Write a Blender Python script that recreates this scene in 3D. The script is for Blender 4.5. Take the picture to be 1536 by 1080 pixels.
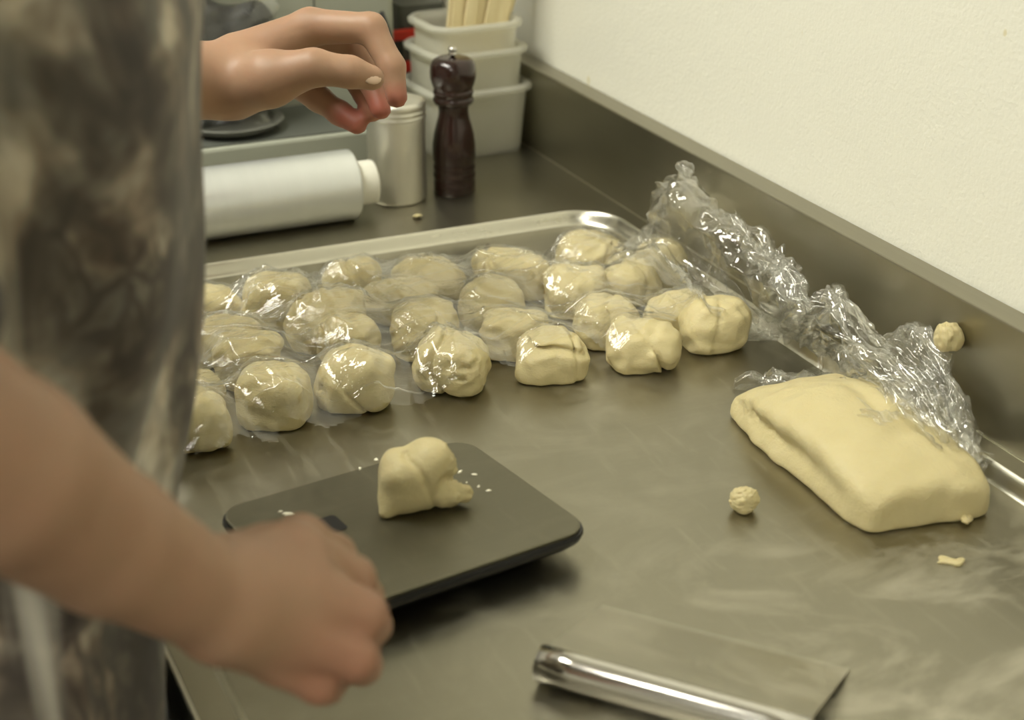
import bpy, bmesh, math, random
import numpy as np
from mathutils import Vector, Matrix, Euler

# ------------------------------------------------------------------ reset, camera, world, exposure
for o in list(bpy.data.objects): bpy.data.objects.remove(o)
S = bpy.context.scene
COL = S.collection

FPX, PITCH, YAW = 2500.0, math.radians(24), math.radians(24.05)
CAM = np.array([0.0, 0.0, 1.43])
cd = bpy.data.cameras.new('camera'); cam = bpy.data.objects.new('camera', cd); COL.objects.link(cam)
cam.location = CAM; cam.rotation_euler = (math.pi/2-PITCH, 0, -YAW)
cd.sensor_width = 36; cd.lens = 36*FPX/1536; cd.clip_start = .02
cd.dof.use_dof = True; cd.dof.focus_distance = 1.22; cd.dof.aperture_fstop = 6.0
S.camera = cam
S.view_settings.view_transform = 'Standard'; S.view_settings.look = 'None'
S.view_settings.gamma = 1; S.view_settings.use_curve_mapping = False
S.view_settings.exposure = 0.0
S.cycles.transparent_max_bounces = 24
S.cycles.max_bounces = 8

W = bpy.data.worlds.new('world'); S.world = W; W.use_nodes = True
W.node_tree.nodes['Background'].inputs[0].default_value = (1.0, .97, .9, 1)
W.node_tree.nodes['Background'].inputs[1].default_value = .3
LAMP_POWER = 33.0
LAMP_COLOR = (1.0, .99, .885, 1)

FWD = np.array([math.sin(YAW)*math.cos(PITCH), math.cos(YAW)*math.cos(PITCH), -math.sin(PITCH)])
RGT = np.array([math.cos(YAW), -math.sin(YAW), 0.0]); UPV = np.cross(RGT, FWD)
def ray(px, py): return FWD + RGT*(px-768)/FPX - UPV*(py-540)/FPX
def pz(px, py, z): d = ray(px, py); return CAM + d*(z-CAM[2])/d[2]     # photo point on a level plane
def pxw(px, py, x): d = ray(px, py); return CAM + d*(x-CAM[0])/d[0]    # photo point on a plane x = const
def pt(px, py, t): return CAM + ray(px, py)*t                          # photo point at a depth

ZT, ZL = .900, .912        # sunk work surface, ledge round it
XW = .744                  # painted wall
XB = .720                  # backsplash face

# ------------------------------------------------------------------ helpers
def tag(o, label=None, cat=None, group=None, kind=None):
    if label: o['label'] = label
    if cat: o['category'] = cat
    if group: o['group'] = group
    if kind: o['kind'] = kind
    return o
def empty(name, loc, rz=0, **k):
    o = bpy.data.objects.new(name, None); COL.objects.link(o)
    o.location = loc; o.rotation_euler = (0, 0, rz); o.empty_display_size = .03
    return tag(o, **k)
def link(name, me, mat, parent=None, loc=None, rz=0, smooth=True, **k):
    if smooth and len(me.polygons):
        me.polygons.foreach_set('use_smooth', np.ones(len(me.polygons), dtype=bool))
    if mat: me.materials.append(mat)
    o = bpy.data.objects.new(name, me); COL.objects.link(o)
    if parent is not None: o.parent = parent
    if loc is not None: o.location = loc
    o.rotation_euler = (0, 0, rz)
    return tag(o, **k)
def mesh_from(V, Fq, name='m'):
    me = bpy.data.meshes.new(name)
    V = np.asarray(V, dtype=np.float32); Fq = np.asarray(Fq, dtype=np.int32)
    n = Fq.shape[1]
    me.vertices.add(len(V)); me.vertices.foreach_set('co', V.ravel())
    me.loops.add(Fq.size); me.loops.foreach_set('vertex_index', Fq.ravel())
    me.polygons.add(len(Fq)); me.polygons.foreach_set('loop_start', np.arange(0, Fq.size, n, dtype=np.int32))
    me.update(calc_edges=True); me.validate()
    return me
def bm_done(bm, name='m'):
    bmesh.ops.recalc_face_normals(bm, faces=bm.faces)
    me = bpy.data.meshes.new(name); bm.to_mesh(me); bm.free(); return me
def box(x0, x1, y0, y1, z0, z1, bev=0, seg=2):
    bm = bmesh.new(); bmesh.ops.create_cube(bm, size=1)
    for v in bm.verts:
        v.co = Vector(((x0+x1)/2+v.co.x*(x1-x0), (y0+y1)/2+v.co.y*(y1-y0), (z0+z1)/2+v.co.z*(z1-z0)))
    if bev: bmesh.ops.bevel(bm, geom=bm.edges[:], offset=bev, segments=seg, affect='EDGES', profile=.5)
    return bm_done(bm)
def lathe(prof, n=40, cap=True):
    bm = bmesh.new(); rings = []
    for r, z in prof:
        rings.append([bm.verts.new((r*math.cos(2*math.pi*i/n), r*math.sin(2*math.pi*i/n), z)) for i in range(n)])
    for a, b in zip(rings, rings[1:]):
        for i in range(n): bm.faces.new((a[i], a[(i+1) % n], b[(i+1) % n], b[i]))
    if cap:
        bm.faces.new(rings[0][::-1]); bm.faces.new(rings[-1])
    return bm_done(bm)
def tube(pts, r, n=10, cap=True):
    P = [Vector(p) for p in pts]; bm = bmesh.new(); rings = []
    rr = r if hasattr(r, '__len__') else [r]*len(P)
    up = Vector((0, 0, 1)); 
    for i, p in enumerate(P):
        t = (P[min(i+1, len(P)-1)]-P[max(i-1, 0)]).normalized()
        a = t.cross(up); a = a.normalized() if a.length > 1e-3 else Vector((1, 0, 0)); b = t.cross(a)
        rings.append([bm.verts.new(p+(a*math.cos(2*math.pi*k/n)+b*math.sin(2*math.pi*k/n))*rr[i]) for k in range(n)])
    for a, b in zip(rings, rings[1:]):
        for k in range(n): bm.faces.new((a[k], a[(k+1) % n], b[(k+1) % n], b[k]))
    if cap: bm.faces.new(rings[0][::-1]); bm.faces.new(rings[-1])
    return bm_done(bm)
def rrect(w, d, r, n=6):
    pts = []
    for cx, cy, a0 in ((w/2-r, d/2-r, 0), (-w/2+r, d/2-r, 90), (-w/2+r, -d/2+r, 180), (w/2-r, -d/2+r, 270)):
        for i in range(n+1):
            a = math.radians(a0+90*i/n); pts.append((cx+r*math.cos(a), cy+r*math.sin(a)))
    return pts
def stack(sections, cap0=True, cap1=True):
    """loft of same-length outlines [(pts, z)]"""
    bm = bmesh.new(); rings = [[bm.verts.new((x, y, z)) for x, y in P] for P, z in sections]
    n = len(rings[0])
    for a, b in zip(rings, rings[1:]):
        for i in range(n): bm.faces.new((a[i], a[(i+1) % n], b[(i+1) % n], b[i]))
    if cap0: bm.faces.new(rings[0][::-1])
    if cap1: bm.faces.new(rings[-1])
    return bm_done(bm)
def crspline(P, n):
    P = np.asarray(P, float); m = len(P); out = []
    for u in np.linspace(0, m-1, n):
        i = min(int(u), m-2); f = u-i
        p0, p1, p2, p3 = P[max(i-1, 0)], P[i], P[i+1], P[min(i+2, m-1)]
        out.append(.5*((2*p1)+(-p0+p2)*f+(2*p0-5*p1+4*p2-p3)*f*f+(-p0+3*p1-3*p2+p3)*f**3))
    return np.array(out)

def grid_faces(nu, nv):
    i, j = np.meshgrid(np.arange(nv-1), np.arange(nu-1), indexing='ij'); a = (i*nu+j).ravel()
    return np.stack([a, a+1, a+nu+1, a+nu], 1)
# ---- signed-distance modelling with naive surface nets
def surfnets(vals, org, h):
    ins = vals < 0; nx, ny, nz = vals.shape
    c = np.zeros((nx-1, ny-1, nz-1), np.uint8)
    for a in (0, 1):
        for b in (0, 1):
            for d in (0, 1): c += ins[a:nx-1+a, b:ny-1+b, d:nz-1+d]
    act = (c > 0) & (c < 8); idx = np.argwhere(act)
    vid = np.full(act.shape, -1, np.int32); vid[act] = np.arange(len(idx))
    acc = np.zeros((len(idx), 3)); cnt = np.zeros(len(idx))
    I, J, K = idx.T
    corners = [(a, b, d) for a in (0, 1) for b in (0, 1) for d in (0, 1)]
    cv = {q: vals[I+q[0], J+q[1], K+q[2]] for q in corners}
    for q in corners:
        for ax in range(3):
            if q[ax] == 0:
                r = list(q); r[ax] = 1; r = tuple(r)
                m = (cv[q] < 0) != (cv[r] < 0)
                t = np.where(m, cv[q]/np.where(m, cv[q]-cv[r], 1), 0)
                p = np.zeros((len(idx), 3)); p[:] = q; p[:, ax] += t
                acc[m] += p[m]; cnt[m] += 1
    V = (idx + acc/cnt[:, None])*h + org
    Fs = []
    for ax in range(3):
        sl0 = [slice(None)]*3; sl1 = [slice(None)]*3
        sl0[ax] = slice(0, -1); sl1[ax] = slice(1, None)
        a, b = ins[tuple(sl0)], ins[tuple(sl1)]
        e = np.argwhere(a != b)
        u, v = (ax+1) % 3, (ax+2) % 3
        dims = act.shape
        e = e[(e[:, u] > 0) & (e[:, v] > 0) & (e[:, u] < dims[u]) & (e[:, v] < dims[v])]
        s = a[e[:, 0], e[:, 1], e[:, 2]]
        def at(du, dv):
            q = e.copy(); q[:, u] += du; q[:, v] += dv
            return vid[q[:, 0], q[:, 1], q[:, 2]]
        q = np.stack([at(-1, -1), at(0, -1), at(0, 0), at(-1, 0)], 1)
        q[~s] = q[~s][:, ::-1]
        Fs.append(q)
    return V, np.concatenate(Fs)
def sdf_mesh(fn, lo, hi, h, block=24):
    lo = np.asarray(lo, float); hi = np.asarray(hi, float)
    n = np.ceil((hi-lo)/h).astype(int)+1
    if np.prod(n) < 1.2e6:
        g = [lo[k]+np.arange(n[k])*h for k in range(3)]
        X, Y, Z = np.meshgrid(*g, indexing='ij'); vals = fn(X, Y, Z)
    else:
        nb = -(-n//block); vals = np.empty(n, np.float32)
        cen = [lo[k]+(np.arange(nb[k])*block+(block-1)/2)*h for k in range(3)]
        X, Y, Z = np.meshgrid(*cen, indexing='ij'); cc = fn(X, Y, Z); lim = block*h*.87*1.5
        for i in range(nb[0]):
            for j in range(nb[1]):
                for k in range(nb[2]):
                    s = tuple(slice(q*block, min((q+1)*block, n[m])) for m, q in enumerate((i, j, k)))
                    if abs(cc[i, j, k]) > lim: vals[s] = cc[i, j, k]; continue
                    g = [lo[m]+np.arange(s[m].start, s[m].stop)*h for m in range(3)]
                    vals[s] = fn(*np.meshgrid(*g, indexing='ij'))
    V, F = surfnets(vals, lo, h)
    return V, F
def smin(a, b, k):
    h = np.clip(.5+.5*(b-a)/k, 0, 1); return b*(1-h)+a*h-k*h*(1-h)
def smax(a, b, k): return -smin(-a, -b, k)
def rcone(X, Y, Z, a, b, r1, r2):
    a = np.asarray(a, float); b = np.asarray(b, float); ab = b-a; L2 = max(ab@ab, 1e-9)
    px, py, pz_ = X-a[0], Y-a[1], Z-a[2]
    t = np.clip((px*ab[0]+py*ab[1]+pz_*ab[2])/L2, 0, 1)
    return np.sqrt((px-t*ab[0])**2+(py-t*ab[1])**2+(pz_-t*ab[2])**2)-(r1+(r2-r1)*t)
def ellip(X, Y, Z, c, r, p=2.0):
    q = (np.abs((X-c[0])/r[0])**p+np.abs((Y-c[1])/r[1])**p+np.abs((Z-c[2])/r[2])**p)**(1/p)
    return (q-1)*min(r)
class Wobble:
    """smooth random field: a sum of sines, about -1..1"""
    def __init__(s, seed, freq, n=10):
        r = np.random.RandomState(seed); s.k = r.normal(size=(n, 3)); s.k *= (freq*(.5+r.rand(n))/np.linalg.norm(s.k, axis=1))[:, None]
        s.p = r.rand(n)*6.28; s.a = 1.3/math.sqrt(n)
    def __call__(s, X, Y, Z):
        o = 0
        for k, p in zip(s.k, s.p): o = o+np.sin(k[0]*X+k[1]*Y+k[2]*Z+p)
        return o*s.a

# ------------------------------------------------------------------ materials
class NT:
    def __init__(s, name):
        s.m = bpy.data.materials.new(name); s.m.use_nodes = True; s.t = s.m.node_tree
        s.b = s.t.nodes['Principled BSDF']; s.out = s.t.nodes['Material Output']
    def n(s, typ, **k):
        o = s.t.nodes.new(typ)
        for a, v in k.items():
            if a.startswith('i_'):
                key = a[2:]; key = int(key) if key.isdigit() else key.replace('_', ' ')
                o.inputs[key].default_value = v
            else: setattr(o, a, v)
        return o
    def l(s, a, b): s.t.links.new(a, b)
    def coord(s, scale=(1, 1, 1), rot=(0, 0, 0), kind='Object'):
        tc = s.n('ShaderNodeTexCoord'); mp = s.n('ShaderNodeMapping')
        mp.inputs['Scale'].default_value = scale; mp.inputs['Rotation'].default_value = rot
        s.l(tc.outputs[kind], mp.inputs[0]); return mp.outputs[0]
    def noise(s, co, scale, detail=4, rough=.55, dist=0):
        o = s.n('ShaderNodeTexNoise'); o.inputs['Scale'].default_value = scale; o.inputs['Detail'].default_value = detail
        o.inputs['Roughness'].default_value = rough; o.inputs['Distortion'].default_value = dist
        s.l(co, o.inputs['Vector']); return o.outputs['Fac']
    def ramp(s, fac, stops, interp='LINEAR'):
        o = s.n('ShaderNodeValToRGB'); cr = o.color_ramp; cr.interpolation = interp
        while len(cr.elements) < len(stops): cr.elements.new(.5)
        for e, (p, c) in zip(cr.elements, stops):
            e.position = p; e.color = (c, c, c, 1) if not hasattr(c, '__len__') else (*c, 1)
        s.l(fac, o.inputs[0]); return o.outputs[0]
    def mix(s, fac, a, b, blend='MIX'):
        o = s.n('ShaderNodeMix', data_type='RGBA', blend_type=blend)
        for sock, v in ((o.inputs[0], fac), (o.inputs[6], a), (o.inputs[7], b)):
            if hasattr(v, 'is_linked'): s.l(v, sock)
            elif hasattr(v, '__len__'): sock.default_value = (*v, 1)
            else: sock.default_value = v
        return o.outputs[2]
    def math(s, op, a, b=0, clamp=False):
        o = s.n('ShaderNodeMath', operation=op, use_clamp=clamp)
        for sock, v in ((o.inputs[0], a), (o.inputs[1], b)):
            if hasattr(v, 'is_linked'): s.l(v, sock)
            else: sock.default_value = v
        return o.outputs[0]
    def bump(s, h, strength, dist=.001, normal=None):
        o = s.n('ShaderNodeBump'); o.inputs['Strength'].default_value = strength; o.inputs['Distance'].default_value = dist
        s.l(h, o.inputs['Height'])
        if normal is not None: s.l(normal, o.inputs['Normal'])
        return o.outputs[0]
    def set(s, **k):
        for a, v in k.items():
            i = s.b.inputs[a.replace('_', ' ')]
            if hasattr(v, 'is_linked'): s.l(v, i)
            elif hasattr(v, '__len__') and len(v) == 3 and i.type == 'RGBA': i.default_value = (*v, 1)
            else: i.default_value = v
        return s.m
def plain(name, col, rough=.5, metal=0, var=.08, scale=40, **k):
    t = NT(name); f = t.noise(t.coord(), scale)
    lo = tuple(c*(1-var) for c in col); hi = tuple(min(1, c*(1+var)) for c in col)
    return t.set(Base_Color=t.mix(f, lo, hi), Roughness=rough, Metallic=metal, **k)

def m_wall():
    t = NT('painted_wall'); co = t.coord()
    f = t.noise(co, 2.2, 3); base = t.mix(f, (.80, .785, .675), (.84, .825, .72))
    sp = t.ramp(t.noise(t.coord((1, 1, .55)), 70, 1, .5), [(.785, 0), (.81, 1)])
    col = t.mix(t.math('MULTIPLY', sp, .45), base, (.62, .52, .20))
    b1 = t.noise(co, 300, 3); b2 = t.noise(co, 45, 4)
    nb = t.bump(t.math('ADD', b1, t.math('MULTIPLY', b2, 1.2)), .5, .0012)
    return t.set(Base_Color=col, Roughness=.42, Normal=nb, Specular_IOR_Level=.35)
def m_steel(name, smear=0.0, col=(.50, .475, .40), rough=.24, grain=(3, 260, 260)):
    t = NT(name); co = t.coord()
    g = t.noise(t.coord(grain), 1.0, 3, .6)
    cl = t.noise(co, 9, 5, .6)
    r = t.math('ADD', t.math('MULTIPLY', g, .10), t.math('ADD', t.math('MULTIPLY', cl, .16), rough-.13))
    c = t.mix(cl, tuple(v*.88 for v in col), tuple(min(1, v*1.08) for v in col))
    metal = 1.0
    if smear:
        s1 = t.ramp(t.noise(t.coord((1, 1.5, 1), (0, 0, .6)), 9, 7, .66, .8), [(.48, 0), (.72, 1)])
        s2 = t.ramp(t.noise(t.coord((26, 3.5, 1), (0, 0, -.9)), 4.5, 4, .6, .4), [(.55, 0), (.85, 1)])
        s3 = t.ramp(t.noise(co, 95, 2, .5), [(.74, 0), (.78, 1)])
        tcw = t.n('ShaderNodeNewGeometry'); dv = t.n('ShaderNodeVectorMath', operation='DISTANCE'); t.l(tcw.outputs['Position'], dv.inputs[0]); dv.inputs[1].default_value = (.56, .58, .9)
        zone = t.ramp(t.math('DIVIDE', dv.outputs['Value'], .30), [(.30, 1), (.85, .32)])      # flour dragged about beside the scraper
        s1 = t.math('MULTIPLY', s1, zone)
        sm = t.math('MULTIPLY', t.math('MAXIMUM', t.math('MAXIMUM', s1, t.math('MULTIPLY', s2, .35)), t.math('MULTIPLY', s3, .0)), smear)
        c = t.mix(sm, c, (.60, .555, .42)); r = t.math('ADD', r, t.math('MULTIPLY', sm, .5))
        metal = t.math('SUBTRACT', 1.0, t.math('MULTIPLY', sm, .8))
    nb = t.bump(g, .05, .0005)
    return t.set(Base_Color=c, Metallic=metal, Roughness=r, Normal=nb)
def m_dough():
    t = NT('dough'); co = t.coord()
    f = t.noise(co, 38, 5, .6); c = t.mix(f, (.555, .468, .24), (.635, .55, .312))
    h = t.math('ADD', t.noise(co, 130, 5, .65), t.math('MULTIPLY', t.noise(t.coord((1, 1, 3)), 420, 3), .35))
    return t.set(Base_Color=c, Roughness=.50, Normal=t.bump(h, .55, .0018), Subsurface_Weight=.12,
                 Subsurface_Radius=(.008, .005, .002), Subsurface_Scale=.6, Specular_IOR_Level=.35)
def m_film(name, haze=.03, wr=.5, scale=60, stretch=(1, 1, 1), rot=(0, 0, 0), rough=.06, power=3.0, base=.06):
    t = NT(name); t.t.nodes.remove(t.b)
    co = t.coord(stretch, rot)
    h = t.math('ADD', t.noise(co, scale, 5, .6, .8), t.math('MULTIPLY', t.noise(co, scale*3.1, 3, .6, .4), .4))
    nb = t.bump(h, wr, .004)
    lw = t.n('ShaderNodeLayerWeight'); lw.inputs['Blend'].default_value = .5; t.l(nb, lw.inputs['Normal'])
    fac = t.math('ADD', t.math('MULTIPLY', t.math('POWER', lw.outputs['Facing'], power), .75), base, True)
    tr = t.n('ShaderNodeBsdfTransparent'); tr.inputs[0].default_value = (.985, .985, .975, 1)
    gl = t.n('ShaderNodeBsdfGlossy'); gl.inputs['Roughness'].default_value = rough; t.l(nb, gl.inputs['Normal'])
    gl.inputs['Color'].default_value = (1, 1, 1, 1)
    df = t.n('ShaderNodeBsdfTranslucent'); df.inputs[0].default_value = (.9, .88, .8, 1)
    d2 = t.n('ShaderNodeBsdfDiffuse'); d2.inputs[0].default_value = (.9, .88, .8, 1)
    md = t.n('ShaderNodeMixShader'); t.l(df.outputs[0], md.inputs[1]); t.l(d2.outputs[0], md.inputs[2])
    m1 = t.n('ShaderNodeMixShader'); m1.inputs[0].default_value = haze
    t.l(tr.outputs[0], m1.inputs[1]); t.l(md.outputs[0], m1.inputs[2])
    m2 = t.n('ShaderNodeMixShader'); t.l(fac, m2.inputs[0]); t.l(m1.outputs[0], m2.inputs[1]); t.l(gl.outputs[0], m2.inputs[2])
    t.l(m2.outputs[0], t.out.inputs[0]); return t.m
def m_skin():
    t = NT('skin'); co = t.coord(); tc = t.n('ShaderNodeTexCoord')
    def near(p, r):
        v = t.n('ShaderNodeVectorMath', operation='DISTANCE'); t.l(tc.outputs['Object'], v.inputs[0]); v.inputs[1].default_value = tuple(np.array(p)-np.array([.03, .80, 0]))
        return t.ramp(t.math('DIVIDE', v.outputs['Value'], r), [(.35, 1), (1, 0)])
    f = t.noise(co, 22, 4, .6); f2 = t.noise(co, 70, 3)
    c = t.mix(f, (.32, .193, .122), (.415, .268, .168)); c = t.mix(t.math('MULTIPLY', f2, .25), c, (.47, .20, .13))
    tips = t.math('MAXIMUM', t.math('MAXIMUM', near(pt(568, 168, 1.262), .026), near(pt(528, 182, 1.285), .026)), t.math('MAXIMUM', near(pt(596, 148, 1.232), .016), t.math('MULTIPLY', near(pt(505, 1000, .74), .05), .35)))
    c = t.mix(t.math('MULTIPLY', tips, .75), c, (.36, .085, .06))
    return t.set(Base_Color=c, Roughness=.48, Subsurface_Weight=.15, Subsurface_Radius=(.01, .004, .002), Subsurface_Scale=.5,
                 Normal=t.bump(t.noise(co, 300, 3), .15, .0006), Specular_IOR_Level=.35)
def m_shirt():
    t = NT('snake_print_cloth')
    wob = t.n('ShaderNodeTexNoise'); wob.inputs['Scale'].default_value = 9; wob.inputs['Detail'].default_value = 4
    tc = t.n('ShaderNodeTexCoord'); t.l(tc.outputs['Object'], wob.inputs['Vector'])
    vm = t.n('ShaderNodeVectorMath', operation='MULTIPLY_ADD'); t.l(wob.outputs['Color'], vm.inputs[0])
    vm.inputs[1].default_value = (.09, .09, .09); t.l(tc.outputs['Object'], vm.inputs[2])
    mp = t.n('ShaderNodeMapping'); mp.inputs['Scale'].default_value = (1, 1, .6); t.l(vm.outputs[0], mp.inputs[0])
    def vor(scale):
        v = t.n('ShaderNodeTexVoronoi', feature='DISTANCE_TO_EDGE'); v.inputs['Scale'].default_value = scale
        t.l(mp.outputs[0], v.inputs['Vector']); return v.outputs['Distance']
    co = t.coord()
    patch = t.noise(co, 11, 4, .62, .8)
    base = t.ramp(patch, [(.38, (.11, .078, .052)), (.46, (.30, .24, .17)), (.53, (.56, .49, .37)), (.62, (.80, .75, .63))])
    big = t.ramp(vor(13), [(.0, 1), (.09, .9), (.19, 0)])
    small = t.ramp(vor(55), [(.0, 1), (.07, .9), (.15, 0)])
    sep = t.n('ShaderNodeSeparateXYZ'); t.l(tc.outputs['Object'], sep.inputs[0])
    low = t.ramp(t.math('MULTIPLY', sep.outputs[2], .52), [(.5, 1), (.56, 0)])
    pm = t.math('MAXIMUM', t.ramp(t.noise(co, 10, 3), [(.52, 0), (.62, 1)]), low)
    mid = t.ramp(vor(27), [(.0, 1), (.06, .9), (.16, 0)])
    c = t.mix(t.math('MULTIPLY', mid, .42), base, (.06, .045, .032))
    c = t.mix(t.math('MULTIPLY', big, .78), c, (.016, .012, .009))
    c = t.mix(t.math('MULTIPLY', t.math('MULTIPLY', small, pm), .8), c, (.035, .024, .018))
    strip = t.ramp(t.noise(t.coord((9, 9, .8)), 1.0, 4, .6, .5), [(.60, 0), (.68, 1)])
    c = t.mix(t.math('MULTIPLY', strip, .5), c, (.80, .75, .61))
    return t.set(Base_Color=c, Roughness=.75, Sheen_Weight=.2, Normal=t.bump(t.noise(co, 900, 2), .2, .0005))

M = dict(wall=m_wall(), dough=m_dough(), skin=m_skin(), shirt=m_shirt(),
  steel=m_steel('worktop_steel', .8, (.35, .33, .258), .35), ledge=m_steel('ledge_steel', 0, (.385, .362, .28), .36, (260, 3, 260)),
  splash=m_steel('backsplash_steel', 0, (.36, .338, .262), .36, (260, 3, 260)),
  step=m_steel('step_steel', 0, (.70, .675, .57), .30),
  chrome=m_steel('polished_steel', 0, (.72, .70, .66), .16, (3, 90, 90)),
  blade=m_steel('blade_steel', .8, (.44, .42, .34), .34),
  plate=m_steel('scale_plate_steel', .22, (.195, .183, .132), .42),
  black=plain('black_plastic', (.012, .012, .013), .38), alu=m_steel('brushed_aluminium', .1, (.80, .78, .70), .44, (200, 200, 4)),
  whiteplastic=plain('white_card_core', (.80, .78, .68), .6), grey=plain('grey_enamel', (.36, .37, .30), .5, var=.04),
  darkgrey=plain('dark_grey_enamel', (.10, .105, .09), .45), red=plain('red_plastic', (.75, .05, .03), .4),
  denim=plain('dark_denim', (.03, .035, .045), .8), hair=plain('brown_hair', (.06, .035, .02), .6), shoe=plain('shoe_leather', (.02, .02, .02), .5),
  floor=plain('floor_vinyl', (.16, .15, .125), .5, scale=12), ceiling=plain('ceiling_paint', (.82, .80, .72), .8), roomwall=plain('room_wall_paint', (.44, .42, .36), .7),
  mill=None)
def m_mill():
    t = NT('dark_lacquered_wood'); g = t.noise(t.coord((60, 60, 5)), 1.2, 5, .6, .6)
    return t.set(Base_Color=t.mix(g, (.007, .0025, .0018), (.032, .008, .005)), Roughness=.22, Coat_Weight=.35, Coat_Roughness=.12)
M['mill'] = m_mill()
def m_tub():
    t = NT('frosted_plastic'); c = t.mix(t.noise(t.coord(), 20), (.78, .77, .68), (.88, .87, .79))
    t.set(Base_Color=c, Roughness=.3)
    tl = t.n('ShaderNodeBsdfTranslucent'); t.l(c, tl.inputs[0]); tr = t.n('ShaderNodeBsdfTransparent'); tr.inputs[0].default_value = (.96, .96, .93, 1)
    a_ = t.n('ShaderNodeMixShader'); a_.inputs[0].default_value = .5; t.l(t.b.outputs[0], a_.inputs[1]); t.l(tl.outputs[0], a_.inputs[2])
    b_ = t.n('ShaderNodeMixShader'); b_.inputs[0].default_value = .40; t.l(a_.outputs[0], b_.inputs[1]); t.l(tr.outputs[0], b_.inputs[2])
    t.l(b_.outputs[0], t.out.inputs[0]); return t.m
M['tub'] = m_tub()
def m_stick():
    t = NT('pale_wood'); g = t.noise(t.coord((120, 120, 6)), 1, 4)
    return t.set(Base_Color=t.mix(g, (.72, .58, .30), (.84, .74, .46)), Roughness=.55)
M['stick'] = m_stick()
def m_roll():
    t = NT('rolled_film'); b = t.noise(t.coord((30, 1, 1)), 2, 3)
    return t.set(Base_Color=t.mix(b, (.70, .72, .70), (.80, .81, .79)), Roughness=.33, Metallic=.6, Coat_Weight=.5, Coat_Roughness=.12)
M['rollfilm'] = m_roll()
M['film'] = m_film('cling_film_sheet', .03, .7, 12, (1, 6.5, 1), (0, 0, .5), .06, 2.4, .06)
M['crumple'] = m_film('cling_film_crumpled', .03, .5, 26, (1, 1, 1), (0, 0, 0), .075, 2.2, .11)
M['bag'] = m_film('clear_bag', .012, .5, 30, (1, 1, 1), (0, 0, 0), .05, 2.2, .07)
M['flour'] = plain('flour', (.80, .76, .60), .9)
def m_lamp(k):
    t = NT('lamp_diffuser'); t.b.inputs['Base Color'].default_value = (.9, .9, .85, 1)
    t.b.inputs['Emission Color'].default_value = LAMP_COLOR; t.b.inputs['Emission Strength'].default_value = LAMP_POWER*k; return t.m

# ------------------------------------------------------------------ the room
X0, Y0, Y1, ZC = -2.4, -2.0, 2.6, 2.55
link('floor', box(X0, XW+.12, Y0, Y1, -.1, 0), M['floor'], smooth=False, kind='structure')
link('ceiling', box(X0, XW+.12, Y0, Y1, ZC, ZC+.1), M['ceiling'], smooth=False, kind='structure')
link('wall_right', box(XW, XW+.12, Y0, Y1, 0, ZC), M['wall'], smooth=False, kind='structure')
link('wall_back', box(X0, XW, Y1-.12, Y1, 0, ZC), M['roomwall'], smooth=False, kind='structure')
link('wall_left', box(X0-.12, X0, Y0, Y1, 0, ZC), M['roomwall'], smooth=False, kind='structure')
link('wall_front', box(X0, XW, Y0, Y0+.12, 0, ZC), M['roomwall'], smooth=False, kind='structure')

def ceiling_lamp(x, y, label, mat, lx=.28, ly=1.25):
    t = empty('ceiling_light', (x, y, ZC), label=label, cat='light', group='ceiling lights')
    link('housing', stack([(rrect(lx+.06, ly+.06, .02), 0), (rrect(lx+.06, ly+.06, .02), -.05), (rrect(lx+.03, ly+.03, .02), -.062)]), M['ceiling'], t, smooth=False)
    link('diffuser', stack([(rrect(lx, ly, .015), -.060), (rrect(lx, ly, .015), -.072), (rrect(lx-.04, ly-.04, .015), -.08)]), mat, t, smooth=False)
ceiling_lamp(-.33, 1.30, 'long fluorescent ceiling light above the steel counter', m_lamp(1))
ceiling_lamp(-1.0, -.75, 'long dimmer ceiling light nearer the middle of the kitchen', m_lamp(.95))

# ------------------------------------------------------------------ steel counter
CX0, CY0, CY1 = .142, -.55, 2.05
YS = 1.362
counter = empty('steel_counter', ((CX0+XB)/2, .75, 0), label='long stainless steel counter with sunken work surface and upstand against wall', cat='counter')
cl = np.array(counter.location)
def cpart(name, me, mat, parent=counter, smooth=False, **k):
    me.transform(Matrix.Translation(-Vector(cl))); return link(name, me, mat, parent, smooth=smooth, **k)
# sunk panel, the bright sloping step round it and the flat ledge outside
def rr(x0, x1, y0, y1, r, n=10):
    return [((x0+x1)/2+x, (y0+y1)/2+y) for x, y in rrect(x1-x0, y1-y0, r, n)]
def ring_mesh(secs):
    bm = bmesh.new(); rings = [[bm.verts.new((x, y, z)) for x, y in P] for P, z in secs]; n = len(rings[0])
    for a, b in zip(rings, rings[1:]):
        for i in range(n): bm.faces.new((a[i], a[(i+1) % n], b[(i+1) % n], b[i]))
    return bm_done(bm)
sx0, sx1, sy0, sy1 = .160, .703, -.45, YS
P_in = rr(sx0+.008, sx1-.008, sy0+.008, sy1-.008, .040); P_out = rr(sx0, sx1, sy0, sy1, .046)
bm = bmesh.new()
bm.faces.new([bm.verts.new((x, y, ZT)) for x, y in P_in]); bm.faces.new([bm.verts.new((x, y, ZT-.002)) for x, y in P_in][::-1])
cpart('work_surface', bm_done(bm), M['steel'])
steps = []
for i in range(7):
    f = i/6; g = f*f*(3-2*f)
    steps.append((rr(sx0+.008*(1-f), sx1-.008*(1-f), sy0+.008*(1-f), sy1-.008*(1-f), .040+.006*f), ZT+(ZL-ZT)*g))
cpart('raised_step', ring_mesh(steps), M['step'], smooth=True, label='bright sloping step round the work surface')
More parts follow.
